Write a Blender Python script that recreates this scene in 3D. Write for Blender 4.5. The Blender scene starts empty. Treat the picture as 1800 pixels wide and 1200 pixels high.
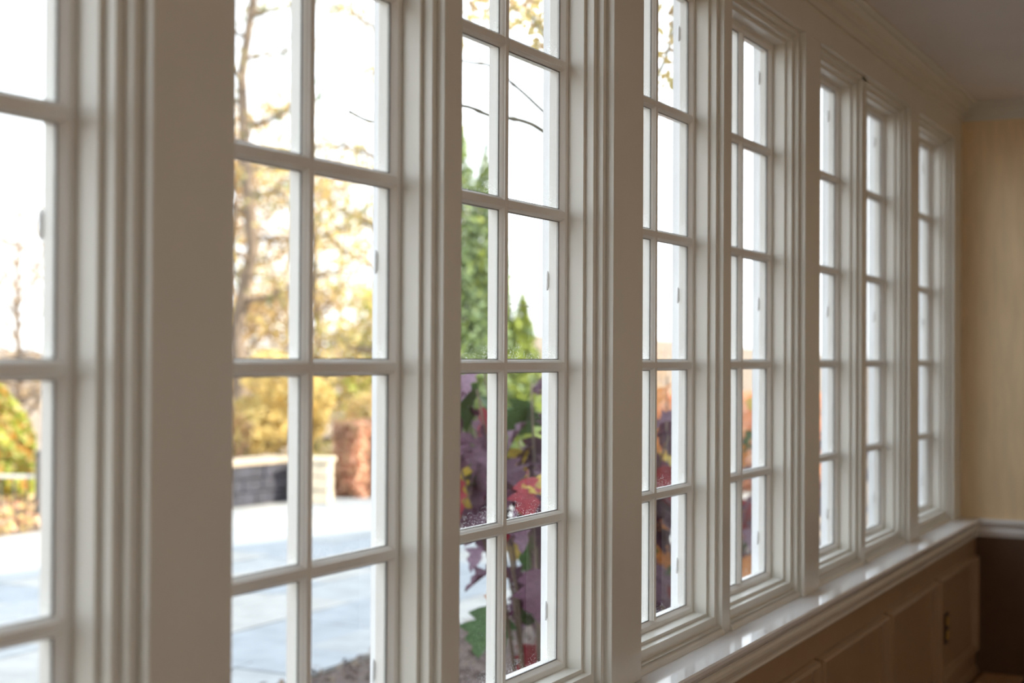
import bpy, math, random
import numpy as np
from mathutils import Vector, Matrix
random.seed(7); rng = np.random.default_rng(11)
S = bpy.context.scene; C = S.collection

# ------------------------------------------------------------------ camera, sky, sun, exposure
cam_d = bpy.data.cameras.new('camera'); cam = bpy.data.objects.new('camera', cam_d); C.objects.link(cam)
yaw, pt, rl = .4785, .0103, .0051
F = Vector((-math.sin(yaw)*math.cos(pt), math.cos(yaw)*math.cos(pt), math.sin(pt)))
R0 = Vector((math.cos(yaw), math.sin(yaw), 0)); U0 = R0.cross(F)
R = R0*math.cos(rl) + U0*math.sin(rl); U = U0*math.cos(rl) - R0*math.sin(rl)
M = Matrix((R, U, -F)).transposed().to_4x4(); M.translation = Vector((1.2, 0, 1.4632))
cam.matrix_world = M
cam_d.sensor_width = 36; cam_d.lens = 2565.9*36/1800
cam_d.clip_start = .05; cam_d.clip_end = 900
cam_d.dof.use_dof = True; cam_d.dof.focus_distance = 3.1; cam_d.dof.aperture_fstop = 2.55
cam_d.dof.aperture_blades = 0
S.camera = cam

W = bpy.data.worlds.new('sky'); S.world = W; W.use_nodes = True
wn = W.node_tree; wn.nodes.clear()
wo = wn.nodes.new('ShaderNodeOutputWorld'); bg = wn.nodes.new('ShaderNodeBackground')
tc = wn.nodes.new('ShaderNodeTexCoord'); sp = wn.nodes.new('ShaderNodeSeparateXYZ'); cr = wn.nodes.new('ShaderNodeValToRGB')
cr.color_ramp.elements[0].position = 0.0; cr.color_ramp.elements[0].color = (.93, .965, 1.0, 1)
cr.color_ramp.elements[1].position = .7; cr.color_ramp.elements[1].color = (.80, .89, 1.0, 1)
wn.links.new(tc.outputs['Generated'], sp.inputs[0]); wn.links.new(sp.outputs['Z'], cr.inputs[0])
wn.links.new(cr.outputs[0], bg.inputs[0]); bg.inputs[1].default_value = 3.0
wn.links.new(bg.outputs[0], wo.inputs[0])

sl = bpy.data.lights.new('sun', 'SUN'); sun = bpy.data.objects.new('sun', sl); C.objects.link(sun)
sl.energy = 11.5; sl.angle = .009; sl.color = (1.0, .90, .76)
a = math.radians(15); SD = Vector((math.cos(a), math.sin(a), .5266))
sun.rotation_euler = SD.to_track_quat('Z', 'Y').to_euler()

S.view_settings.view_transform = 'Standard'; S.view_settings.look = 'None'
S.view_settings.gamma = 1; S.view_settings.use_curve_mapping = False
S.view_settings.exposure = 0.0
S.cycles.use_denoising = True
S.cycles.max_bounces = 10; S.cycles.diffuse_bounces = 6; S.cycles.transparent_max_bounces = 24
S.cycles.sample_clamp_indirect = 6

# ------------------------------------------------------------------ materials
def mat(name, col, rough=.5, var=0, scale=20, bump=0, bscale=200, spec=.5, metal=0, trans=0, stretch=None, coat=0, col2=None):
    m = bpy.data.materials.new(name); m.use_nodes = True; n = m.node_tree; b = n.nodes['Principled BSDF']
    b.inputs['Base Color'].default_value = (*col, 1); b.inputs['Roughness'].default_value = rough
    b.inputs['Specular IOR Level'].default_value = spec; b.inputs['Metallic'].default_value = metal
    b.inputs['Coat Weight'].default_value = coat; b.inputs['Coat Roughness'].default_value = .12
    tcn = n.nodes.new('ShaderNodeTexCoord'); mp = n.nodes.new('ShaderNodeMapping')
    n.links.new(tcn.outputs['Object'], mp.inputs[0])
    if stretch: mp.inputs['Scale'].default_value = stretch
    if var or col2:
        ns = n.nodes.new('ShaderNodeTexNoise'); ns.inputs['Scale'].default_value = scale; ns.inputs['Detail'].default_value = 5
        n.links.new(mp.outputs[0], ns.inputs[0])
        r = n.nodes.new('ShaderNodeValToRGB'); c2 = col2 or tuple(min(1, c*(1+var)) for c in col)
        r.color_ramp.elements[0].position = .35; r.color_ramp.elements[1].position = .65
        r.color_ramp.elements[0].color = (*[c*(1-var) for c in col], 1); r.color_ramp.elements[1].color = (*c2, 1)
        n.links.new(ns.outputs[0], r.inputs[0]); n.links.new(r.outputs[0], b.inputs['Base Color'])
    if bump:
        n2 = n.nodes.new('ShaderNodeTexNoise'); n2.inputs['Scale'].default_value = bscale; n2.inputs['Detail'].default_value = 3
        n.links.new(mp.outputs[0], n2.inputs[0]); bp = n.nodes.new('ShaderNodeBump')
        bp.inputs['Strength'].default_value = bump; bp.inputs['Distance'].default_value = .002
        n.links.new(n2.outputs[0], bp.inputs['Height']); n.links.new(bp.outputs[0], b.inputs['Normal'])
    if trans:
        t = n.nodes.new('ShaderNodeBsdfTranslucent'); mx = n.nodes.new('ShaderNodeMixShader'); mx.inputs[0].default_value = trans
        if var or col2: n.links.new(r.outputs[0], t.inputs[0])
        else: t.inputs[0].default_value = (*col, 1)
        o = n.nodes['Material Output']
        n.links.new(b.outputs[0], mx.inputs[1]); n.links.new(t.outputs[0], mx.inputs[2]); n.links.new(mx.outputs[0], o.inputs[0])
    return m
TRIM = mat('cream_gloss_paint', (.79, .775, .71), .30, .015, 6, .12, 90)
SASH = mat('white_sash_paint', (.84, .83, .79), .34, .02, 9, .15, 120)
EXT = mat('white_exterior_paint', (.86, .88, .90), .5, .03, 9, .2, 90)
STOOL = mat('white_stool_gloss_paint', (.86, .86, .87), .09, .01, 5, .06, 60)
WAINS = mat('taupe_wainscot', (.42, .29, .18), .35, .03, 8, .1, 90)  # darker and browner than the trim, base colour guessed
CEIL = mat('flat_ceiling_paint', (.74, .70, .67), .9, .02, 3, .2, 200)
WALLP = mat('gold_wallcovering', (.88, .70, .45), .7, .05, 30, .3, 260, stretch=(1, 1, .15))
DADO = mat('dark_brown_dado_paint', (.13, .075, .045), .5, .05, 12, .1, 90)
FLOORM = mat('oak_floor', (.33, .18, .085), .35, .18, 9, .1, 60, stretch=(6, .6, 1))
LEDGE = mat('tan_wood_ledge', (.58, .38, .21), .4, .1, 12, .1, 60, stretch=(5, .5, 1))
BRASS = mat('aged_brass', (.78, .56, .18), .4, .1, 30, metal=.35)
SEAL = mat('grey_glazing_seal', (.16, .15, .14), .7)
DARKPL = mat('dark_bronze_plate', (.035, .022, .016), .35)
ROOF = mat('grey_shingle', (.13, .12, .12), .85, .2, 8, .4, 40)
EWALL = mat('white_clapboard_paint', (.72, .72, .70), .6, .03, 6)
STONE = [mat('bluestone_blue', (.29, .31, .33), .7, .10, 5, .4, 40), mat('bluestone_grey', (.33, .34, .345), .7, .10, 5, .4, 40),
         mat('bluestone_buff', (.37, .36, .34), .7, .12, 5, .4, 40)]
JOINT = mat('sand_joint', (.30, .28, .25), .95, .1, 40)
MULCH = mat('shredded_bark_mulch', (.085, .058, .05), .95, .45, 30, .9, 60)
SOIL = mat('dry_leafy_ground', (.25, .185, .13), .95, .35, 3, .6, 20)
CAPM = mat('tan_cap_stone', (.42, .33, .24), .8, .14, 9, .5, 40)
SLATE = mat('dark_slate_stone', (.035, .035, .048), .6, .35, 6, .6, 30)
SAND = mat('sandstone', (.62, .53, .40), .8, .14, 9, .5, 40)
BARK = mat('grey_brown_bark', (.20, .15, .11), .9, .3, 20, .8, 30, stretch=(1, 1, .3))
BARKG = mat('mossy_bark', (.22, .20, .15), .9, .3, 20, .8, 30)
IRON = mat('weathered_iron', (.12, .11, .10), .5, .2, 20)
LIMEW = mat('pale_rail_paint', (.7, .69, .66), .5, .05, 20)
def leafmat(n, c, v=.25, t=.35, s=3): return mat(n, c, .5, v, s, trans=t, spec=.3)
GOLD = leafmat('golden_leaf', (.66, .50, .20)); BRONZE = leafmat('bronze_leaf', (.60, .43, .26)); YEL = leafmat('yellow_leaf', (.68, .56, .24))
EVG = leafmat('evergreen_leaf', (.20, .27, .14), .3, .2); LIME = leafmat('lime_leaf', (.36, .42, .08), .25, .3)
RUST = leafmat('russet_leaf', (.66, .36, .24), .35, .25); PINEM = leafmat('pine_needle', (.44, .40, .16), .3, .3)
DIST = leafmat('far_twigs', (.42, .33, .28), .15, .2, .1)
HYD = [leafmat('plum_leaf', (.12, .05, .085), .3, .2, 14), leafmat('mauve_leaf', (.21, .125, .175), .3, .2, 14), leafmat('crimson_leaf', (.30, .035, .05), .3, .3, 14),
       leafmat('deep_green_leaf', (.07, .13, .045), .25, .25, 14), leafmat('orange_leaf', (.60, .24, .07), .3, .35, 14), leafmat('amber_leaf', (.55, .40, .08), .25, .35, 14)]

def glass():
    m = bpy.data.materials.new('window_glass'); m.use_nodes = True; n = m.node_tree; n.nodes.clear()
    o = n.nodes.new('ShaderNodeOutputMaterial'); tr = n.nodes.new('ShaderNodeBsdfTransparent'); gl = n.nodes.new('ShaderNodeBsdfGlossy')
    gl.inputs['Roughness'].default_value = .01; tr.inputs[0].default_value = (.975, .985, .98, 1)
    fr = n.nodes.new('ShaderNodeFresnel'); fr.inputs[0].default_value = 1.45
    mx = n.nodes.new('ShaderNodeMixShader')
    geo = n.nodes.new('ShaderNodeNewGeometry'); iv = n.nodes.new('ShaderNodeMath'); iv.operation = 'SUBTRACT'; iv.inputs[0].default_value = 1
    fm = n.nodes.new('ShaderNodeMath'); fm.operation = 'MULTIPLY'; n.links.new(geo.outputs['Backfacing'], iv.inputs[1])
    n.links.new(fr.outputs[0], fm.inputs[0]); n.links.new(iv.outputs[0], fm.inputs[1]); n.links.new(fm.outputs[0], mx.inputs[0]); n.links.new(tr.outputs[0], mx.inputs[1]); n.links.new(gl.outputs[0], mx.inputs[2])
    # dust: small specks, denser near the bottom rail of each pane (pane origin is its lower corner)
    t = n.nodes.new('ShaderNodeTexCoord'); v = n.nodes.new('ShaderNodeTexVoronoi'); v.inputs['Scale'].default_value = 260
    n.links.new(t.outputs['Object'], v.inputs[0])
    s = n.nodes.new('ShaderNodeSeparateXYZ'); n.links.new(t.outputs['Object'], s.inputs[0])
    mr = n.nodes.new('ShaderNodeMapRange'); mr.inputs[1].default_value = 0; mr.inputs[2].default_value = .05
    mr.inputs[3].default_value = .50; mr.inputs[4].default_value = .17; n.links.new(s.outputs[2], mr.inputs[0])
    nz = n.nodes.new('ShaderNodeTexNoise'); nz.inputs['Scale'].default_value = 25; n.links.new(t.outputs['Object'], nz.inputs[0])
    mm = n.nodes.new('ShaderNodeMath'); mm.operation = 'MULTIPLY'; n.links.new(mr.outputs[0], mm.inputs[0]); n.links.new(nz.outputs[0], mm.inputs[1])
    lt = n.nodes.new('ShaderNodeMath'); lt.operation = 'LESS_THAN'; n.links.new(v.outputs['Distance'], lt.inputs[0]); n.links.new(mm.outputs[0], lt.inputs[1])
    sc = n.nodes.new('ShaderNodeMath'); sc.operation = 'MULTIPLY'; sc.inputs[1].default_value = .45; n.links.new(lt.outputs[0], sc.inputs[0])
    df = n.nodes.new('ShaderNodeBsdfTranslucent'); df.inputs[0].default_value = (.8, .8, .8, 1)
    m2 = n.nodes.new('ShaderNodeMixShader'); n.links.new(sc.outputs[0], m2.inputs[0]); n.links.new(mx.outputs[0], m2.inputs[1]); n.links.new(df.outputs[0], m2.inputs[2])
    n.links.new(m2.outputs[0], o.inputs[0]); return m
GLASS = glass()

# ------------------------------------------------------------------ helpers
def mesh(name, v, f, m, smooth=False):
    me = bpy.data.meshes.new(name); me.from_pydata([tuple(map(float, p)) for p in v], [], f)
    for x in (m if isinstance(m, list) else [m]): me.materials.append(x)
    if smooth: me.polygons.foreach_set('use_smooth', [True]*len(me.polygons))
    me.update(); return me
def link(name, me, parent=None, loc=(0, 0, 0), rot=(0, 0, 0), label=None, cat=None, group=None, kind=None):
    o = bpy.data.objects.new(name, me); C.objects.link(o); o.location = loc; o.rotation_euler = rot
    if parent: o.parent = parent
    if label: o['label'] = label
    if cat: o['category'] = cat
    if group: o['group'] = group
    if kind: o['kind'] = kind
    return o
def empty(name, loc, label, cat, group=None, kind=None): return link(name, None, None, loc, label=label, cat=cat, group=group, kind=kind)
class MB:
    def __init__(s): s.v = []; s.f = []
    def add(s, v, f): n = len(s.v); s.v += list(v); s.f += [tuple(i+n for i in q) for q in f]; return s
    def box(s, x0, x1, y0, y1, z0, z1):
        return s.add([(x, y, z) for x in (x0, x1) for y in (y0, y1) for z in (z0, z1)],
                     [(0, 1, 3, 2), (4, 6, 7, 5), (0, 4, 5, 1), (2, 3, 7, 6), (0, 2, 6, 4), (1, 5, 7, 3)])
    def prism(s, poly, axis, a, b):      # poly of (p,q); axis 'z': (p,q)=(x,y); 'y': (x,z); 'x': (y,z)
        def pt(p, q, t): return (p, q, t) if axis == 'z' else (p, t, q) if axis == 'y' else (t, p, q)
        n = len(poly); v = [pt(p, q, a) for p, q in poly] + [pt(p, q, b) for p, q in poly]
        return s.add(v, [(i, (i+1) % n, n+(i+1) % n, n+i) for i in range(n)] + [tuple(range(n))[::-1], tuple(range(n, 2*n))])
    def rings(s, rs):                     # closed loop of rectangles (y0,y1,z0,z1,x)
        v = []; f = []; n = len(rs)
        for y0, y1, z0, z1, x in rs: v += [(x, y0, z0), (x, y1, z0), (x, y1, z1), (x, y0, z1)]
        for k in range(n):
            j = (k+1) % n
            for i in range(4): f.append((4*k+i, 4*k+(i+1) % 4, 4*j+(i+1) % 4, 4*j+i))
        return s.add(v, f)
    def tube(s, pts, rads, n=6, cap=True):
        pts = [Vector(p) for p in pts]; v = []; f = []; t0 = (pts[1]-pts[0]).normalized(); u = t0.orthogonal().normalized()
        for k, p in enumerate(pts):
            t = (pts[min(k+1, len(pts)-1)]-pts[max(k-1, 0)]).normalized(); u = (u - t*u.dot(t)).normalized(); w = t.cross(u)
            for i in range(n):
                an = 2*math.pi*i/n; v.append(p+(u*math.cos(an)+w*math.sin(an))*rads[k])
        for k in range(len(pts)-1):
            for i in range(n): f.append((k*n+i, k*n+(i+1) % n, (k+1)*n+(i+1) % n, (k+1)*n+i))
        if cap: f += [tuple(range(n))[::-1], tuple(range((len(pts)-1)*n, len(pts)*n))]
        return s.add(v, f)
    def mesh(s, name, m, smooth=False, fix=True):
        me = mesh(name, s.v, s.f, m, smooth)
        if fix:
            import bmesh
            b = bmesh.new(); b.from_mesh(me); bmesh.ops.recalc_face_normals(b, faces=b.faces); b.to_mesh(me); b.free()
        return me
def bevel(o, w=.0015, seg=2):
    m = o.modifiers.new('bevel', 'BEVEL'); m.width = w; m.segments = seg; m.limit_method = 'ANGLE'; m.angle_limit = .6; return o

# ------------------------------------------------------------------ dimensions of the window wall (front plane x = 0)
Y0, P, PW, MOFF, MW = 1.5258, 1.401, .1602, .604, .0598
X1, X2, X3, XS, XG, XO, XW = -.018, -.0335, -.052, -.087, -.0985, -.121, -.146
END, ZT, ZG0, ZG1, ZM, ZP = 6.6026, 2.4147, .8426, 2.3585, 1.4449, .3088
ZS0, ZS1 = ZG0-.020, ZG1+.020
ZST = .7694; WX = .0669; NOSE = .0835; ZC = 2.577; FLW = -.13
SW = (P-PW-MW-2*.038-2*.0235)/2      # sash width in a pair
SW = MOFF-MW/2-.0235-.038
SWB = P-PW-.038-(MOFF+MW/2+.0235)    # right-hand sash of a pair
SW8 = .6277

# ------------------------------------------------------------------ window kit (local origin: left sash edge, y along the wall)
def build_window(no, ys, w, label, group=None, full=True):
    root = empty('window_%d' % no, (0, ys, 0), label, 'window', group, 'structure')
    key = round(w, 3)
    if key not in CACHE:
        d = CACHE[key] = {}
        e = .015
        s = .020
        # sash members: outer rabbet, glass plane, coved inner edge
        def prof(sign, base):             # base = sash edge, sign = direction to the glass
            return [(XO, base-sign*e), (XO, base+sign*s), (XG, base+sign*s), (XG+.002, base+sign*(s-.0005)), (XG+.006, base+sign*(s-.004)),
                    (XS-.001, base+sign*(s-.0075)), (XS, base+sign*(s-.0085)), (XS, base-sign*e)]
        d['sl'] = MB().prism(prof(1, 0), 'z', ZS0-e, ZS1+e).mesh('stile', SASH)
        d['sr'] = MB().prism(prof(-1, w), 'z', ZS0-e, ZS1+e).mesh('stile', SASH)
        d['rb'] = MB().prism(prof(1, ZS0), 'y', s-.0085, w-s+.0085).mesh('rail', SASH)
        d['rt'] = MB().prism(prof(-1, ZS1), 'y', s-.0085, w-s+.0085).mesh('rail', SASH)
        # glazing bars
        bar = [(XO, -.010), (XO, .010), (XG, .0125), (XG+.003, .0122), (XG+.006, .0105), (XS-.003, .0085), (XS-.002, .0072), (XS, .0068),
               (XS, -.0068), (XS-.002, -.0072), (XS-.003, -.0085), (XG+.006, -.0105), (XG+.003, -.0122), (XG, -.0125)]
        d['mv'] = MB().prism([(x, w/2+q) for x, q in bar], 'z', ZG0, ZG1).mesh('muntin', SASH)
        xs = [(s, w/2-.0125), (w/2+.0125, w-s)]
        d['mh'] = MB().prism([(x, q) for x, q in bar], 'y', s-.006, w/2-.0075).add(*MBp(bar, w/2+.0075, w-s+.006)).mesh('muntin', SASH)
        d['pane'] = {}; seal = MB()
        cz = [ZG0] + [ZM+k*ZP for k in (-1, 0, 1, 2)] + [ZG1]
        for r in range(5):
            z0 = cz[r]+(.0 if r == 0 else .0125); z1 = cz[r+1]-(0 if r == 4 else .0125)
            for a_, b_ in xs:
                g_ = .0013; seal.rings([(a_, b_, z0, z1, XG+.0012), (a_+g_, b_-g_, z0+g_, z1-g_, XG+.0012), (a_+g_, b_-g_, z0+g_, z1-g_, XG-.0006), (a_, b_, z0, z1, XG-.0006)])
            d['pane'][r] = (z0, [(a, MB().box(-.002, .002, 0, b-a, 0, z1-z0).mesh('pane', GLASS)) for a, b in xs])
        d['seal'] = seal.mesh('glazing_seal', SEAL)
        # stepped inner casing (reveal), closed section
        def ring(o, x, b): return (-o, w+o, ZS0-b, ZS1+o, x)
        d['casing'] = MB().rings([ring(0, XS, 0), ring(0, X3, 0), ring(.009, X3, .008), ring(.009, X2, .009), ring(.0229, X2, .0335), ring(.0229, X1, .0335),
                                  ring(.0234, X1, .0339), ring(.0234, XS, .0339)]).mesh('casing', TRIM)
        # hinge knuckle outside
        d['hinge'] = MB().tube([(0, 0, -.02), (0, 0, -.012), (0, 0, .012), (0, 0, .02)], [.0015, .0034, .0034, .0015], 10).mesh('hinge', EXT, True)
        # exterior stop moulding
        d['stop'] = MB().rings([(-.0145, w+.0145, ZS0-.0145, ZS1+.0145, XO-.0005), (-.0145, w+.0145, ZS0-.0145, ZS1+.0145, XW-.006), (-.06, w+.06, ZS0-.06, ZS1+.06, XW-.006),
                                (-.06, w+.06, ZS0-.06, ZS1+.06, XW-.0005), (-.0149, w+.0149, ZS0-.0149, ZS1+.0149, XW-.0005), (-.0149, w+.0149, ZS0-.0149, ZS1+.0149, XO-.0005)]).mesh('exterior_casing', EXT)
    d = CACHE[key]
    for k in ('sl', 'sr'): bevel(link('stile', d[k], root), .0008, 1)
    for k in ('rb', 'rt'): bevel(link('rail', d[k], root), .0008, 1)
    bevel(link('casing', d['casing'], root), .0016, 2)
    link('exterior_casing', d['stop'], root)
    link('muntin', d['mv'], root)
    link('glazing_seal', d['seal'], root)
    for k in (-1, 0, 1, 2): link('muntin', d['mh'], root, (0, 0, ZM+k*ZP))
    for r in range(5):
        z0, cols = d['pane'][r]
        for yy, me in cols: link('pane', me, root, (XG-.003, yy, z0))
    if full:
        for z in (.94, 1.62, 2.28): link('hinge', d['hinge'], root, (XO-.002, w-.020-.001, z))
    return root
def MBp(bar, a, b):
    m = MB().prism([(x, q) for x, q in bar], 'y', a, b); return m.v, m.f
CACHE = {}
names = {}
no = 1
order = ['first window of the row, cut by the left edge', 'second window, left of the first full mullion', 'third window, sharp, with plum leaves behind it',
         'fourth window, just right of the broad pillar', 'fifth window, its head visible under the frieze', 'sixth window, left of the last mullion',
         'seventh window, right of the last mullion', 'eighth window, nearest the tan wall']
wins = []
for k in (-3, -2, -1, 0, 1, 2):
    base = Y0+k*P
    wins.append((base+.038, SW, k, 0)); wins.append((base+MOFF+MW/2+.0235, SWB, k, 1))
wins.append((Y0+3*P+.038, SW8, 3, 0))
lab = {(-1, 1): 'cream divided window cut by the left edge of the frame, golden shrub outside', (0, 0): 'cream divided window with golden trees and stone patio outside',
       (0, 1): 'cream divided window in sharp focus with a conifer and plum leaves behind it', (1, 0): 'divided window right of the pillar beside the plum leaf window, colourful leaves low',
       (1, 1): 'divided window whose top corner shows just below the frieze, single dark leaf strip', (2, 0): 'narrow looking window left of the last mullion, bluish panes',
       (2, 1): 'narrow looking window right of the last mullion, all white panes', (3, 0): 'single window at the far end next to the tan wall',
       (-1, 0): 'divided window just outside the left edge of the frame', (-2, 1): 'divided window beside the camera, right of its pair', (-2, 0): 'divided window beside the camera, left of its pair',
       (-3, 1): 'divided window behind the camera, right of its pair', (-3, 0): 'divided window behind the camera, left of its pair'}
vis = [w for w in wins if (w[2], w[3]) >= (-1, 1)]
for w in vis + [w for w in wins if w not in vis]:
    build_window(no, w[0], w[1], lab[(w[2], w[3])], None, w in vis); no += 1

# ------------------------------------------------------------------ wall on the left
wl = empty('wall_left', (0, 0, 0), 'cream panelled window wall running down the left side', 'wall', kind='structure')
YB = Y0-3*P-PW
def wpart(name, mb, m=TRIM, parent=wl, bv=.0015, **k):
    o = link(name, mb.mesh(name, m), parent, **k)
    if bv: bevel(o, bv, 2)
    return o
for k in range(-3, 4):
    wpart('pillar', MB().box(XW, 0, Y0+k*P-PW, Y0+k*P, ZST, ZT), label=None)
wpart('pillar', MB().box(XW, 0, Y0+3*P+.076+SW8, END, ZST, ZT))
wpart('frieze', MB().box(XW, 0, YB, END, ZT, ZC+.02), bv=0)
wpart('lower_wall', MB().box(XW, WX-.006, YB, END, -.2, ZST-.03), WAINS, bv=0)
# hidden core fillers of the window openings
e = .015
core = MB()
for k in range(-3, 3):
    b = Y0+k*P; y0 = b; y1 = b+P-PW
    core.box(XW, XS-.0005, y0, b+.038-e, ZS0-e, ZT-.0005); core.box(XW, XS-.0005, b+MOFF-MW/2-.0235+e, b+MOFF+MW/2+.0235-e, ZS0-e, ZT-.0005)
    core.box(XW, XS-.0005, y1-.038+e, y1, ZS0-e, ZT-.0005)
    core.box(XW, XS-.0005, y0, y1, ZST-.03, ZS0-e); core.box(XW, XS-.0005, y0, y1, ZS1+e, ZT-.0005)
    wpart('mullion', MB().box(XS, X1, b+MOFF-MW/2, b+MOFF+MW/2, ZST, ZT))
    wpart('outer_casing', MB().rings([(y0+.0145, y1-.0145, ZST-.01, ZT-.0125, X1+.0), (y0+.0145, y1-.0145, ZST-.01, ZT-.0125, X2-.01), (y0, y1, ZST-.02, ZT, X2-.01), (y0, y1, ZST-.02, ZT, X1)]))
    for ya, yb in ((y0, b+MOFF-MW/2), (b+MOFF+MW/2, y1)):
        r = .0165; poly = [(X2-.004, ZST), (X1+.008, ZST), (X1+.008, ZST+.003)]+[(X1-.008+.015*math.cos(t), ZST+.003+.0145*math.sin(t)) for t in [i*math.pi/12 for i in range(1, 7)]]+[(X2-.004, ZST+.0175)]
        wpart('bead', MB().prism(poly, 'y', ya, yb), bv=0)
b = Y0+3*P; y1 = b+.076+SW8
core.box(XW, XS-.0005, b, b+.038-e, ZS0-e, ZT-.0005); core.box(XW, XS-.0005, y1-.038+e, y1, ZS0-e, ZT-.0005)
core.box(XW, XS-.0005, b, y1, ZST-.03, ZS0-e); core.box(XW, XS-.0005, b, y1, ZS1+e, ZT-.0005)
wpart('outer_casing', MB().rings([(b+.0145, y1-.0145, ZST-.01, ZT-.0125, X1), (b+.0145, y1-.0145, ZST-.01, ZT-.0125, X2-.01), (b, y1, ZST-.02, ZT, X2-.01), (b, y1, ZST-.02, ZT, X1)]))
wpart('bead', MB().prism(poly, 'y', b, y1), bv=0)
link('frame_core', core.mesh('frame_core', EXT), wl)

# raised bolection panels of the wainscot
def panel(y0, y1, z0, z1, x):
    pr = [(0, 0), (0, .006), (.004, .012), (.012, .014), (.018, .010), (.022, .005), (.030, .005), (.033, .0015), (.034, 0)]
    rs = [(y0+o, y1-o, z0+o, z1-o, x+h*2.1) for o, h in pr]
    fr = wpart('panel_moulding', MB().rings(rs), WAINS, bv=0)
    wpart('panel', MB().box(x-.004, x+.0015, y0+.034, y1-.034, z0+.034, z1-.034), WAINS)
    return fr
PX = WX-.006
for k in range(-3, 4):
    y1 = 6.535-(3-k)*.835; panel(y1-.805, y1, .205, .617, PX)
for k in (-4, -5, -6): y1 = 6.535-(3-k)*.835; panel(y1-.805, y1, .205, .617, PX)

# stool with rounded nose and the moulding under it
stool = [(-.10, ZST), (NOSE-.004, ZST), (NOSE, ZST-.004), (NOSE+.001, ZST-.012), (NOSE-.002, ZST-.020), (NOSE-.008, ZST-.024), (WX-.01, ZST-.024), (-.10, ZST-.024)]
# notch the stool so it runs between pillars and the moulded apron
link('trim_1', MB().prism(stool, 'y', YB, END).mesh('trim_1', STOOL), None, label='glossy white window ledge running the length of the window wall', cat='window ledge', kind='structure')
ap = [(PX-.004, ZST-.0245), (WX+.012, ZST-.0245), (WX+.012, ZST-.030), (WX+.006, ZST-.034), (WX+.010, ZST-.040), (WX+.011, ZST-.048), (WX+.007, ZST-.058), (WX+.001, ZST-.066), (WX-.0, ZST-.072), (WX+.002, ZST-.078), (WX-.001, ZST-.083), (PX-.004, ZST-.083)]
link('trim_2', MB().prism(ap, 'y', YB, END).mesh('trim_2', TRIM), None, label='rounded cream moulding tucked under the front of the white window ledge', cat='moulding', kind='structure')
bb = [(PX, 0), (PX+.016, 0), (PX+.016, .10), (PX+.010, .112), (PX+.006, .125), (PX, .13)]
link('baseboard_left', MB().prism(bb, 'y', YB, END).mesh('baseboard_left', WAINS), None, label='brown baseboard under the panels of the window wall', cat='baseboard', kind='structure')
# crown moulding on both walls, mitred at the corner
D = .0846
cz0 = 2.503
prof = [(0, cz0), (.012, cz0), (.014, cz0+.010), (.006, cz0+.012), (.009, cz0+.022), (.018, cz0+.028), (.034, cz0+.031), (.036, cz0+.040), (.030, cz0+.042), (.034, cz0+.050), (.046, cz0+.056), (.060, cz0+.058), (.062, cz0+.064), (.058, cz0+.066), (D, cz0+.067), (D, ZC), (0, ZC)]
cm = MB(); n = len(prof); v = [(p, YB, z) for p, z in prof]+[(p, END-p, z) for p, z in prof]
cm.add(v, [(i, (i+1) % n, n+(i+1) % n, n+i) for i in range(n)]+[tuple(range(n))])
link('trim_3', cm.mesh('trim_3', TRIM), None, label='stepped cream crown moulding above the row of windows', cat='crown moulding', kind='structure')
XR = 4.6
cm = MB(); v = [(p, END-p, z) for p, z in prof]+[(XR, END-p, z) for p, z in prof]
cm.add(v, [(i, (i+1) % n, n+(i+1) % n, n+i) for i in range(n)]+[tuple(range(n, 2*n))])
link('trim_4', cm.mesh('trim_4', TRIM), None, label='short cream crown moulding above the tan wall', cat='crown moulding', kind='structure')
# chair rail on the far wall
ch = [(END, ZST), (END-.030, ZST), (END-.033, ZST-.004), (END-.033, ZST-.018), (END-.028, ZST-.024), (END-.012, ZST-.027), (END-.010, ZST-.040), (END-.016, ZST-.044), (END-.018, ZST-.062), (END-.010, ZST-.068), (END-.008, ZST-.078), (END, ZST-.080)]
link('trim_5', MB().prism([(q, z) for q, z in ch], 'x', WX, XR).mesh('trim_5', STOOL), None, label='white moulded chair rail across the tan far wall', cat='chair rail', kind='structure')

# rest of the room
YK = -4.6
link('wall_far', MB().box(XW, XR+.15, END, END+.14, ZST-.03, ZC+.02).mesh('wall_far', WALLP), None, label='tan gold wall at the far end above the chair rail', cat='wall', kind='structure')
link('wall_far', MB().box(XW, XR+.15, END, END+.14, -.2, ZST-.03).mesh('wall_far', DADO), None, label='dark brown lower part of the far wall under the chair rail', cat='wall', kind='structure')
wr = MB().box(XR, XR+.15, YK, END, -.2, .95).box(XR, XR+.15, YK, END, 2.25, ZC+.02)
RW = [(-3.2, -1.9), (-.6, .7), (1.9, 3.2)]; yy = YK  # unseen window openings, added to bring sky fill onto the pillar fronts
for q0, q1 in RW: wr.box(XR, XR+.15, yy, q0, .95, 2.25); yy = q1
wr.box(XR, XR+.15, yy, END, .95, 2.25)
link('wall_right', wr.mesh('wall_right', WALLP), None, label='tan wall with three added fill light windows facing the long window wall, outside the frame', cat='wall', kind='structure')
for q, (q0, q1) in enumerate(RW):
    r = empty('window_%d' % (14+q), (XR+.06, q0, .95), ('unseen window added for fill light in the opposite wall behind the camera', 'unseen window added for fill light in the opposite wall beside the camera', 'unseen window added for fill light in the middle of the opposite wall')[q], 'window', kind='structure')
    w_ = q1-q0
    link('sash', MB().box(-.02, .02, 0, .06, 0, 1.3).box(-.02, .02, w_-.06, w_, 0, 1.3).box(-.02, .02, .06, w_-.06, 0, .06).box(-.02, .02, .06, w_-.06, 1.24, 1.3).mesh('sash', TRIM), r)
    link('pane', MB().box(-.002, .002, .06, w_-.06, .06, 1.24).mesh('pane', GLASS), r)
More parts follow.
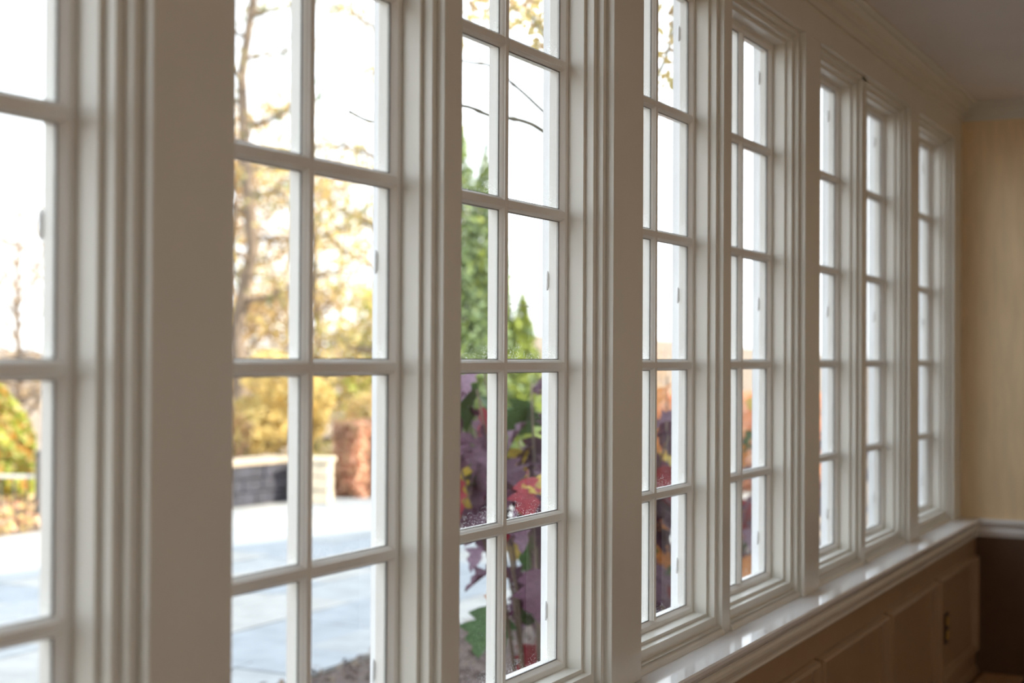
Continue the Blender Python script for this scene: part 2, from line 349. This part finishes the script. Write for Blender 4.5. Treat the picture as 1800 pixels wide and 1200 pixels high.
link('wall_back', MB().box(XW, XR+.15, YK-.15, YK, -.2, ZC+.02).add(*(lambda m: (m.v, m.f))(MB().box(XW, 0, YK, YB, -.2, ZC+.02))).mesh('wall_back', WALLP), None, label='tan wall behind the camera', cat='wall', kind='structure')
link('ceiling', MB().box(0, XR, YK, END, ZC, ZC+.12).mesh('ceiling', CEIL), None, label='flat pale grey ceiling', cat='ceiling', kind='structure')
link('floor', MB().box(WX-.006, XR, YK, END, -.12, 0).mesh('floor', FLOORM), None, label='brown wooden floor of the room', cat='floor', kind='structure')

# low ledge in the far corner
lg = empty('floor_ledge', (.18, 6.05, 0), 'low tan wooden ledge on the floor in the far corner', 'ledge')
bevel(link('top', MB().box(-.085, .085, -.5, .545, .085, .103).mesh('top', LEDGE), lg), .004, 2)
link('body', MB().box(-.075, .07, -.49, .54, 0, .085).mesh('body', WAINS), lg)

# electrical outlet on the last panel
ot = empty('electrical_outlet', (PX+.0018, 5.935, .398), 'dark outlet plate with two brass sockets on the last wainscot panel', 'outlet')
bevel(link('plate', MB().box(0, .006, -.038, .038, -.062, .062).mesh('plate', DARKPL), ot), .003, 2)
for z in (-.028, .028):
    s = link('socket', MB().tube([(.005, 0, 0), (.009, 0, 0), (.010, 0, 0)], [.019, .019, .016], 14).mesh('socket', BRASS), ot, (0, 0, z), label='brass socket face')
    for yy in (-.006, .006): link('slot', MB().box(.0098, .0108, yy-.001, yy+.001, -.004, .005).mesh('slot', DARKPL), s)

# unseen warm fill lamps on the ceiling, added to brighten the room
def fill_lamp(x, y, label, power, color):
    r = empty('fill_lamp', (x, y, ZC), label, 'lamp')
    link('canopy', MB().tube([(0, 0, 0), (0, 0, -.02), (0, 0, -.035)], [.10, .10, .06], 24).mesh('canopy', BRASS, True), r)
    link('stem', MB().tube([(0, 0, -.03), (0, 0, -.12)], [.01, .01], 8).mesh('stem', BRASS), r)
    m = bpy.data.materials.new('fill_lamp_glass'); m.use_nodes = True; bb_ = m.node_tree.nodes['Principled BSDF']
    bb_.inputs['Base Color'].default_value = (.9, .86, .78, 1); bb_.inputs['Emission Color'].default_value = (*color, 1); bb_.inputs['Emission Strength'].default_value = power
    prf = [(-.12, .03), (-.13, .10), (-.16, .16), (-.20, .18), (-.23, .15), (-.25, .08), (-.255, .01)]
    link('shade', MB().tube([(0, 0, z) for z, q in prf], [q for z, q in prf], 24).mesh('shade', m, True), r)
fill_lamp(2.6, -1.2, 'unseen fill lamp added behind the camera, brass and glass fixture', 6.5, (1.0, .72, .45))
fill_lamp(2.6, 2.6, 'unseen fill lamp added to the right of the camera, brass and glass fixture', 6.5, (1.0, .72, .45))

# ------------------------------------------------------------------ the house outside
ro = empty('house_roof', (0, 0, 0), 'grey hipped roof of the house, above the windows', 'roof', kind='structure')
ex0, ex1, ey0, ey1, ez = -.50, 8.5, -9, 12.8, 2.93
hx, hz = 3.2, 5.45
v = [(ex0, ey0, ez), (ex1, ey0, ez), (ex1, ey1, ez), (ex0, ey1, ez), (hx, ey0+4, hz), (hx, ey1-2.6, hz), (ex0, ey0, ez-.14), (ex1, ey0, ez-.14), (ex1, ey1, ez-.14), (ex0, ey1, ez-.14)]
link('roof_slab', mesh('roof_slab', v, [(0, 1, 4), (1, 2, 5, 4), (2, 3, 5), (3, 0, 4, 5), (0, 6, 7, 1), (1, 7, 8, 2), (2, 8, 9, 3), (3, 9, 6, 0), (6, 9, 8, 7)], ROOF), ro)
link('wall_outer', MB().box(XW-.05, XW+.15, END+.14, 12.5, FLW-.3, 2.9).mesh('wall_outer', EWALL), None, label='unseen white house wall past the last window, added to make the house shadow solid', cat='wall', kind='structure')  # out of view; added so no sun slips under the eave
link('wall_outer', MB().box(XW-.02, XW, YB-5, END+.14, FLW-.3, ZST-.06).box(XW-.02, XW, YB-5, END+.14, ZT+.04, 2.9).mesh('wall_outer', EWALL), None, label='white outer wall of the house below and above the windows', cat='wall', kind='structure')

# terrain falling away behind the garden
N = 60; v = []; f = []
def gz(x, y):
    d = max(0, -x-11.5+max(0, (12-y))*.0)+max(0, y-22)*.6
    z = FLW-.05-min(5.5, .16*d)
    far = max(0, math.hypot(x, y)-120); return z+min(9, far*.055)*(1+.3*math.sin(x*.03+y*.021))
xs = -np.concatenate([np.linspace(-30, 9, 8), np.linspace(10, 40, 22), np.geomspace(44, 300, 20)]); ys = np.concatenate([np.linspace(-60, 8, 8), np.linspace(10, 60, 25), np.geomspace(66, 320, 18)])
for x in xs:
    for y in ys: v.append((x, y, gz(x, y)))
ny = len(ys)
for i in range(len(xs)-1):
    for j in range(ny-1): f.append((i*ny+j, (i+1)*ny+j, (i+1)*ny+j+1, i*ny+j+1))
link('ground', mesh('ground', v, f, SOIL, True), None, label='brown leafy garden ground sloping away behind the patio', cat='ground', kind='structure')

# patio of bluestone flags, each its own piece
pa = empty('patio', (-5.8, 8, FLW), 'bluestone patio, half in the shade of the house and half in sun', 'patio', kind='structure')
link('joint_bed', MB().box(-2.8, 2.75, -7, 8.6, -.08, -.008).mesh('joint_bed', JOINT), pa)
cnt = 0; x = -2.78
while x < 2.70:
    wd = random.choice([.45, .6, .6, .75]); wd = min(wd, 2.745-x)
    if 2.745-(x+wd) < .3: wd = 2.745-x
    y = -5.2+random.random()*.4
    while y < 8.55:
        ln = random.choice([.6, .75, .9, 1.1, 1.2]); ln = min(ln, 8.58-y)
        if ln < .12: break
        h = random.uniform(-.002, .003)
        me = MB().box(x+.005, x+wd-.005, y+.005, y+ln-.005, -.03, h).mesh('flagstone', random.choice(STONE)); link('flagstone', me, pa); cnt += 1
        y += ln
    x += wd
# mulch bed
mb = MB(); NX, NY = 26, 120
gx = np.linspace(-3.05, XW-.03, NX); gy = np.linspace(1.5, 12.5, NY); v = []; f = []
for i, x in enumerate(gx):
    for j, y in enumerate(gy):
        edge = min(1, (x+3.05)/.25); v.append((x+(.02*math.sin(y*2.3)+random.uniform(-.012, .012) if i == 0 else 0), y, FLW-.01+edge*.045+random.uniform(0, .02)*edge))
for i in range(NX-1):
    for j in range(NY-1): f.append((i*NY+j, (i+1)*NY+j, (i+1)*NY+j+1, i*NY+j+1))
link('mulch', mesh('mulch', v, f, MULCH), None, label='dark bark mulch bed between the windows and the patio', cat='mulch', kind='stuff')
n = 9000; c = np.stack([rng.uniform(-3.0, -.3, n), rng.uniform(3, 11, n), rng.uniform(FLW+.03, FLW+.06, n)], 1)
def cards(name, c, su, sv, mats, axis=None, jit=1.0, midx=None, smooth=False):
    n = len(c); d = rng.normal(size=(n, 3)); 
    if axis is not None: d = d*jit+np.array(axis)
    d /= np.linalg.norm(d, axis=1)[:, None]; e_ = rng.normal(size=(n, 3)); e_ -= (e_*d).sum(1)[:, None]*d; e_ /= np.linalg.norm(e_, axis=1)[:, None]; g = np.cross(d, e_)
    s1 = (su*rng.uniform(.6, 1.3, n))[:, None]; s2 = (sv*rng.uniform(.6, 1.3, n))[:, None]
    # pointed six-point leaf as two quads folded on the midrib
    pts = np.stack([c-e_*s1, c-e_*s1*.2+g*s2+d*s2*.3, c+e_*s1*.5+g*s2*.7+d*s2*.3, c+e_*s1, c+e_*s1*.5-g*s2*.7+d*s2*.3, c-e_*s1*.2-g*s2+d*s2*.3], 1).reshape(-1, 3)
    me = bpy.data.meshes.new(name); me.vertices.add(6*n); me.vertices.foreach_set('co', pts.ravel())
    fi = (np.arange(n)[:, None]*6+np.array([0, 1, 2, 3, 0, 3, 4, 5])).ravel()
    me.loops.add(8*n); me.loops.foreach_set('vertex_index', fi); me.polygons.add(2*n); me.polygons.foreach_set('loop_start', np.arange(2*n)*4)
    for m in mats: me.materials.append(m)
    if len(mats) > 1:
        mi = midx if midx is not None else rng.integers(0, len(mats), n)
        me.polygons.foreach_set('material_index', np.repeat(mi, 2))
    me.update(); me.validate(); return me
link('bark_chips', cards('bark_chips', c, .03, .008, [MULCH, BARK], (0, 0, 1), .5), None, label='loose bark chips scattered over the mulch bed', cat='bark chips', kind='stuff')

# ------------------------------------------------------------------ garden pieces
def stone_wall(name, x0, y0, x1, y1, thick, h, rows, label, m, capm):
    L = math.hypot(x1-x0, y1-y0); r = empty(name, (x0, y0, FLW), label, 'stone wall'); r.rotation_euler = (0, 0, math.atan2(y1-y0, x1-x0))
    rh = h/rows
    for k in range(rows):
        x = 0; 
        while x < L-.01:
            w = min(random.uniform(.16, .34), L-x)
            if L-(x+w) < .08: w = L-x
            o = random.uniform(-.012, .012)
            bevel(link('stone', MB().box(x+.004, x+w-.004, -thick/2+o, thick/2+o, k*rh+.004, (k+1)*rh-.004).mesh('stone', m), r), .012, 2); x += w
    bevel(link('cap', MB().box(-.02, L+.02, -thick/2-.03, thick/2+.03, h, h+.055).mesh('cap', capm), r), .01, 2)
    return r
stone_wall('stone_wall', -8.62, 11.3, -8.46, 13.18, .34, .43, 3, 'low dark slate wall with a tan cap at the sunny edge of the patio', SLATE, CAPM)
stone_wall('stone_post', -8.06, 13.02, -7.80, 13.13, .26, .44, 3, 'short pale sandstone post between the slate wall and the russet hedge', SAND, SAND)

def leafy(name, label, cat, loc, size, nleaf, mats, leaf=.03, shell=.55, shape='box', stems=5, rot=0, group=None, midx=None, stemh=.5):
    r = empty(name, loc, label, cat, group); r.rotation_euler = (0, 0, rot); sx, sy, sz = size
    if shape == 'box':
        c = rng.uniform(-1, 1, (nleaf, 3)); ax = rng.integers(0, 3, nleaf); s = np.sign(rng.uniform(-1, 1, nleaf))
        sel = rng.random(nleaf) < shell; c[sel, ax[sel]] = s[sel]*rng.uniform(.88, 1.03, sel.sum())
        c = c*np.array([sx, sy, sz/2])+np.array([0, 0, sz/2])
    elif shape == 'cone':
        t = 1-np.sqrt(rng.random(nleaf)); an = rng.uniform(0, 2*math.pi, nleaf)
        rr = (1-t)**.8*(1+.14*np.sin(an*3+t*9)+.1*np.sin(an*7+t*23))*np.where(rng.random(nleaf) < .75, rng.uniform(.8, 1.05, nleaf), rng.random(nleaf))
        rr *= np.minimum(1, (t+.08)*6)
        c = np.stack([rr*np.cos(an)*sx, rr*np.sin(an)*sy, .05+t*sz*(1+.0*an)], 1)
    else:
        k = 9 if shape == 'blob' else 14; cc = rng.normal(size=(k, 3)); cc /= np.linalg.norm(cc, axis=1)[:, None]; cc *= rng.uniform(.2, .75, (k, 1))
        idx = rng.integers(0, k, nleaf); d = rng.normal(size=(nleaf, 3)); d /= np.linalg.norm(d, axis=1)[:, None]
        c = cc[idx]+d*(rng.uniform(.7, 1.0, nleaf)[:, None]**.6)*.42
        c = c*np.array([sx, sy, sz/2])+np.array([0, 0, sz*.52])
    for k in range(stems):
        an = k*2.4; q = .5*(.3+.7*random.random()); tip = Vector((math.cos(an)*sx*q, math.sin(an)*sy*q, sz*stemh*(.8+.4*random.random())))
        link('stem', MB().tube([(tip.x*.1, tip.y*.1, -.02), tip*.5+Vector((0, 0, sz*.06)), tip], [.018, .013, .006], 6).mesh('stem', BARK), r)
    fo = link('foliage', cards('foliage', c, leaf, leaf*.55, mats), r, kind='stuff'); return r
leafy('hedge', 'clipped russet hedge block behind the pale sandstone post', 'hedge', (-7.98, 14.5, FLW), (.20, .80, .84), 11000, [RUST, RUST, BRONZE], .035, rot=0)
leafy('hedge', 'long low orange hedge seen at the foot of the tall green conifer', 'hedge', (-5.6, 17.0, FLW), (2.0, .5, 1.15), 14000, [RUST, leafmat('orange_hedge_leaf', (.66, .30, .12))], .04, rot=.2)
leafy('conifer', 'tall narrow green conifer seen through the third window', 'conifer', (-7.25, 14.78, FLW), (.82, .82, 4.5), 10500, [EVG, EVG, leafmat('fresh_evergreen_leaf', (.26, .34, .10), .3, .25)], .05, shape='cone', stems=1, stemh=.8)
leafy('conifer', 'slightly shorter green conifer whose tip shows right of the tall one', 'conifer', (-6.93, 14.98, FLW), (.55, .55, 4.05), 7000, [EVG, EVG, LIME], .05, shape='cone', stems=1, stemh=.8)
leafy('conifer', 'short lime green conifer right of the two tall ones', 'conifer', (-6.55, 15.2, FLW), (.42, .42, 2.3), 5000, [LIME, LIME, EVG], .05, shape='cone', stems=1, stemh=.8)
leafy('shrub', 'golden green evergreen shrub behind the low railing at the left edge', 'shrub', (-10.95, 11.3, FLW-.05), (.62, .7, 1.42), 14000, [YEL, LIME, leafmat('burnt_gold_leaf', (.60, .30, .06)), LIME], .05, shape='cone', stems=3)
leafy('shrub', 'second golden evergreen shrub beyond the left edge', 'shrub', (-11.9, 10.6, FLW-.05), (.7, .8, 1.55), 10000, [YEL, LIME, GOLD], .05, shape='cone', stems=3)
leafy('shrub', 'rounded golden shrub just right of the railing end post', 'shrub', (-10.5, 12.6, FLW-.1), (.6, .6, 1.0), 6000, [GOLD, LIME, BRONZE], .05, shape='blob', stems=4)
bush = [(-10.2, 14.2, 1.0, 1.25, 'yellow green bush behind the left end of the slate wall', [YEL, BRONZE, GOLD, RUST]), (-10.9, 16.4, 1.3, 1.7, 'pale golden bush farther behind the slate wall', [GOLD, YEL]),
        (-9.2, 16.6, 1.0, 1.35, 'bright yellow bush above the russet hedge', [YEL, GOLD, BRONZE]), (-9.7, 18.6, 1.4, 1.7, 'bronze bush in the back of the garden', [BRONZE, GOLD]),
        (-12.6, 15.4, 1.4, 1.9, 'tan leafy bush left of the slate wall', [BRONZE, GOLD])]
for x, y, s, h, lb, ms in bush: leafy('bush', lb, 'bush', (x, y, FLW-.1), (s*.8, s*.8, h), 6500, ms, .045, shape='blob', stems=6)
# leaf litter strip at the patio edge
n = 9000; c = np.stack([rng.uniform(-11.6, -8.6, n), rng.uniform(6, 13.5, n), rng.uniform(FLW-.02, FLW+.06, n)+0], 1); c[:, 2] += rng.random(n)**3*.12; c = c[(c[:, 1] < 10.9) | (c[:, 0] < -9.1)]; c = c[(c[:, 0] < -8.65)]
link('leaf_litter', cards('leaf_litter', c, .04, .025, [BRONZE, BARK, GOLD, RUST], (0, 0, 1), .9), None, label='brown fallen leaves and dry stems along the far edge of the patio', cat='leaf litter', kind='stuff')

# low railing by the patio
rg = empty('railing', (-9.3, 10.4, FLW), 'low iron railing with a pale top rail at the left edge', 'railing'); rg.rotation_euler = (0, 0, math.atan2(-.18*4, -.37*4)+0)
bevel(link('top_rail', MB().box(0, 2.6, -.02, .02, .40, .43).mesh('top_rail', LIMEW), rg), .004, 1)
link('bottom_rail', MB().box(0, 2.6, -.012, .012, .06, .08).mesh('bottom_rail', IRON), rg)
pk = MB().tube([(0, 0, 0), (0, 0, .41)], [.009, .009], 6).mesh('picket', IRON)
for k in range(1, 20): link('picket', pk, rg, (k*.13, 0, 0))
bevel(link('post', MB().box(-.04, .04, -.04, .04, -.1, .64).box(-.055, .055, -.055, .055, .64, .67).mesh('post', IRON), rg), .004, 1)

# ------------------------------------------------------------------ trees
def branchy(base, h, r0, nb, spread, up=.35, start=.35, m=BARK, root=None, twist=0., lean=(0, 0), curl=.1):
    """trunk and main branches as parts; returns twig points for the foliage"""
    pts = []; rad = []; p = Vector((0, 0, -.3)); segs = 10
    for k in range(segs+1):
        t = k/segs; pts.append(Vector((lean[0]*t*h+random.uniform(-1, 1)*.01*h*(t > 0), lean[1]*t*h+random.uniform(-1, 1)*.01*h*(t > 0), -.3+t*(h+.3)))); rad.append(r0*(1-.88*t))
    link('trunk', MB().tube(pts, rad, 9).mesh('trunk', m, True), root)
    tips = []
    for k in range(nb):
        t = start+(1-start)*(k+.5)/nb; i = min(segs-1, int(t*segs)); b0 = pts[i].lerp(pts[i+1], t*segs-i); an = k*2.39996+twist
        L = spread*(1.15-t*.75)*random.uniform(.75, 1.2); d = Vector((math.cos(an), math.sin(an), up+random.uniform(-.15, .2))).normalized()
        bp = [b0]; q = b0.copy(); dd = d.copy(); ns = 6
        for s in range(ns):
            dd = (dd+Vector((random.gauss(0, curl), random.gauss(0, curl), random.gauss(.02, curl)))).normalized(); q = q+dd*L/ns; bp.append(q.copy())
        rb = max(.012, r0*.42*(1-t*.6)); mb = MB().tube(bp, [rb*(1-.8*s/ns) for s in range(ns+1)], 6)
        for s in range(2, ns+1):
            for w in range(3):
                td = (dd*.4+Vector((random.gauss(0, 1), random.gauss(0, 1), random.gauss(.2, .7)))).normalized(); tl = L*random.uniform(.14, .34)
                e1 = bp[s]+td*tl*.5+Vector((0, 0, random.uniform(-.05, .08)*tl)); e2 = bp[s]+td*tl
                mb.tube([bp[s], e1, e2], [rb*.3, rb*.2, rb*.08], 4, False); tips += [e1, e2, (bp[s]+e1)/2]
        link('branch', mb.mesh('branch', m, True, False), root)
    return tips
def tree(name, label, loc, h, r0, nb, spread, nleaf, mats, leaf, cl=.5, cat='tree', **kw):
    root = empty(name, loc, label, cat); tips = branchy(loc, h, r0, nb, spread, root=root, **kw)
    if nleaf:
        T = np.array([tuple(t) for t in tips]); keep = rng.random(len(T)) < .8; T = T[keep]
        c = T[rng.integers(0, len(T), nleaf)]+rng.normal(size=(nleaf, 3))*cl*np.array([1, 1, .6])
        link('foliage', cards('foliage', c, leaf, leaf*.5, mats), root, kind='stuff')
    return root
tree('pine_tree', 'tall thin pine with sparse tufts at the left of the second window', (-15.0, 20.9, -.9), 15, .17, 30, 2.4, 2600, [PINEM, GOLD, EVG], .07, .22, up=.1, start=.22)
tree('pine_tree', 'large golden pine filling the upper right of the second window', (-12.77, 22.27, -.9), 13, .2, 26, 1.8, 2800, [PINEM, GOLD, YEL], .075, .25, up=.12, start=.16, twist=1.1)
tree('oak_tree', 'bronze leaved oak behind the tall thin pine', (-20.5, 27.0, -2), 8.6, .22, 30, 3.8, 10000, [BRONZE, GOLD, BRONZE], .085, .33, up=.35, start=.15, twist=.4)
tree('oak_tree', 'golden leaved oak left of the large golden pine', (-18.0, 27.4, -2), 7.6, .2, 24, 3.4, 3800, [GOLD, BRONZE, YEL], .085, .33, up=.3, start=.14, twist=2)
tree('oak_tree', 'yellow oak low behind the russet hedge', (-15.4, 26.6, -2), 4.3, .13, 20, 2.1, 8000, [YEL, GOLD, LIME], .085, .3, up=.3, start=.14, twist=3)
tree('bare_tree', 'bare brown tree in the distance at the left edge', (-23.1, 23.4, -2), 6.6, .14, 24, 2.4, 2600, [BRONZE], .05, .3, up=.55, start=.3, curl=.16)
tree('bare_tree', 'second bare tree beyond the left edge', (-27, 21.4, -2.2), 7.4, .16, 24, 2.8, 2600, [BRONZE, GOLD], .05, .3, up=.5, start=.3, curl=.16)
for i, (x, y, h, lb) in enumerate([(-34, 30, 5.2, 'pinkish bare tree far off at the left edge'), (-30, 36, 5.6, 'pinkish bare tree far behind the bronze oak'), (-38, 44, 6.5, 'farthest pinkish bare tree behind the pines'), (-24, 42, 5.4, 'pinkish bare tree far behind the golden oak'),
                                    (-19, 47, 5.0, 'pinkish bare tree far behind the conifers')]):
    tree('distant_tree', lb, (x, y, gz(x, y)), h, .15, 18, 2.8, 7000, [DIST, BRONZE], .09, .5, up=.45, start=.15, twist=i)

# slender garden tree planted by the wall; its limbs cross the top of the third window
gt = empty('garden_tree', (-.94, 4.757, FLW), 'slender bare tree in the mulch bed, thin twigs crossing the third window', 'tree'); G0 = Vector(gt.location)
def limb(name, pts, r0, r1, m=BARKG, nl=0):
    pp = [Vector(p)-G0 for p in pts]; fine = []
    for i in range(len(pp)-1):
        a0, a1, a2, a3 = pp[max(i-1, 0)], pp[i], pp[i+1], pp[min(i+2, len(pp)-1)]
        for k in range(5):
            t = k/5; fine.append(.5*((2*a1)+(a2-a0)*t+(2*a0-5*a1+4*a2-a3)*t*t+(3*a1-a0-3*a2+a3)*t**3))
    fine.append(pp[-1]); n = len(fine)
    link(name, MB().tube(fine, [(r0+(r1-r0)*i/n)*(1.45 if i % 9 == 4 else 1) for i in range(n)], 7).mesh(name, m, True), gt)
    if nl:
        T = np.array([tuple(t) for t in fine[n//3:]]); c = T[rng.integers(0, len(T), nl)]+rng.normal(size=(nl, 3))*np.array([.06, .06, .045])
        link('foliage', cards('foliage', c, .024, .013, [GOLD, BRONZE, YEL]), gt, kind='stuff')
limb('trunk', [(-.94, 4.757, -.2), (-.935, 4.757, .7), (-.925, 4.756, 1.45), (-.919, 4.752, 2.12), (-.906, 4.756, 2.37), (-.909, 4.745, 3.14)], .028, .012)
limb('branch', [(-.919, 4.752, 2.123), (-.961, 4.39, 2.218), (-.97, 4.273, 2.234), (-.982, 4.154, 2.232), (-.983, 4.041, 2.223), (-1.008, 3.915, 2.235), (-1.063, 3.775, 2.204), (-1.131, 3.627, 2.151), (-1.149, 3.505, 2.165)], .008, .0025)
limb('branch', [(-.915, 4.753, 2.154), (-1.005, 4.48, 2.301), (-1.018, 4.36, 2.344), (-1.027, 4.242, 2.377), (-1.029, 4.128, 2.40), (-1.056, 4.001, 2.393), (-1.175, 3.827, 2.423)], .006, .002)
limb('branch', [(-.919, 4.752, 2.062), (-1.176, 5.065, 2.502), (-1.447, 5.371, 2.782), (-1.644, 5.605, 2.952), (-1.871, 5.825, 3.036), (-2.081, 5.94, 3.071)], .014, .004, nl=260)
limb('branch', [(-.924, 4.756, 1.515), (-1.056, 4.799, 1.589), (-1.138, 4.756, 1.639), (-1.139, 4.643, 1.642), (-1.165, 4.517, 1.649)], .004, .0015)
limb('branch', [(-.909, 4.756, 2.204), (-.944, 5.186, 2.435), (-1.002, 5.603, 2.691), (-1.113, 5.993, 2.972)], .012, .004, nl=160)

# oak leaf shrubs with big lobed leaves, every leaf a piece of its own
side = [(0, .015), (.07, .17), (.20, .37), (.29, .20), (.40, .33), (.50, .47), (.57, .24), (.70, .33), (.78, .17), (.90, .12), (1, 0)]
def leaf_mesh(fold, droop, m):
    v = []; f = []
    def z(x, y): return abs(y)*fold-droop*x*x
    for x, y in side: v += [(x, 0, z(x, 0)), (x, y, z(x, y)+.04*math.sin(x*14)), (x, -y, z(x, y)+.04*math.cos(x*13))]
    for i in range(len(side)-1):
        p = 3*i; f += [(p, p+3, p+4, p+1), (p, p+2, p+5, p+3)]
    n = len(v); v += [(-.28, -.012, .05), (-.28, .012, .05), (0, .012, .0), (0, -.012, .0)]; f.append((n, n+1, n+2, n+3))
    return mesh('leaf', v, f, m, True)
LEAF = [[leaf_mesh(.35, .25, m), leaf_mesh(.15, .5, m), leaf_mesh(.5, .1, m)] for m in HYD]
def oak_shrub(label, x, y, rad, h, nst, weights, lsz=.19, low=.25, zlow=0):
    r = empty('leafy_shrub', (x, y, FLW), label, 'shrub', None)
    for k in range(nst):
        an = k*2.39996+random.random()*.5; q = rad*math.sqrt((k+.6)/nst); hh = h*(1-.28*(q/rad)**2)*random.uniform(.9, 1.03)
        base = Vector((math.cos(an)*.08, math.sin(an)*.08, -.05)); tip = Vector((math.cos(an)*q, math.sin(an)*q, hh)); mid = base.lerp(tip, .5)+Vector((-math.cos(an), -math.sin(an), 0))*q*.15
        link('stem', MB().tube([base, mid, tip], [.009, .007, .004], 6).mesh('stem', BARK, True), r)
        nl = random.choice((8, 9, 10)) if zlow == 0 else 25
        for j in range(nl):
            t = low+(1.02-low)*(j+.5)/nl; t2 = min(1, t); p = base*(1-t2)**2+mid*2*t2*(1-t2)+tip*t2*t2
            if p.z < zlow and random.random() > (.12 if p.y < .1 else .6): continue
            az = an+(j % 2)*math.pi+random.gauss(0, .8); sz = lsz*random.uniform(.65, 1.2)
            if random.random() < .5: az = an+random.gauss(0, .9)
            tilt = random.gauss(.75, .35); d = Vector((math.cos(az)*math.cos(tilt), math.sin(az)*math.cos(tilt), -math.sin(tilt)))
            o = link('leaf', random.choice(LEAF[random.choices(range(6), weights)[0]]), r, p+d*sz*.28, (random.gauss(0, .4), tilt, az)); o.scale = (sz, sz, sz)
    return r
oak_shrub('plum leaved shrub filling the lower half of the third window', -1.25, 5.06, .52, 1.68, 17, (9, 6.5, .9, 2.6, 1.1, 1.2), .175, .3, 1.0)
oak_shrub('orange and plum leaved shrub hidden mostly by the broad pillar', -1.45, 5.85, .45, 1.42, 12, (4, 5, 1, 3, 2, 2))
oak_shrub('mixed green and orange shrub behind the fourth window', -1.36, 6.5, .42, 1.56, 13, (3, 5, 1, 4, 3, 3), low=.15)
oak_shrub('mauve leaved shrub behind the fifth window', -1.30, 7.65, .50, 1.60, 13, (5, 6, 2, 2, 1, 1), low=.1)
oak_shrub('last dark leaved shrub near the end of the mulch bed', -1.35, 9.0, .5, 1.5, 10, (5, 6, 1, 3, 1, 1), low=.1)
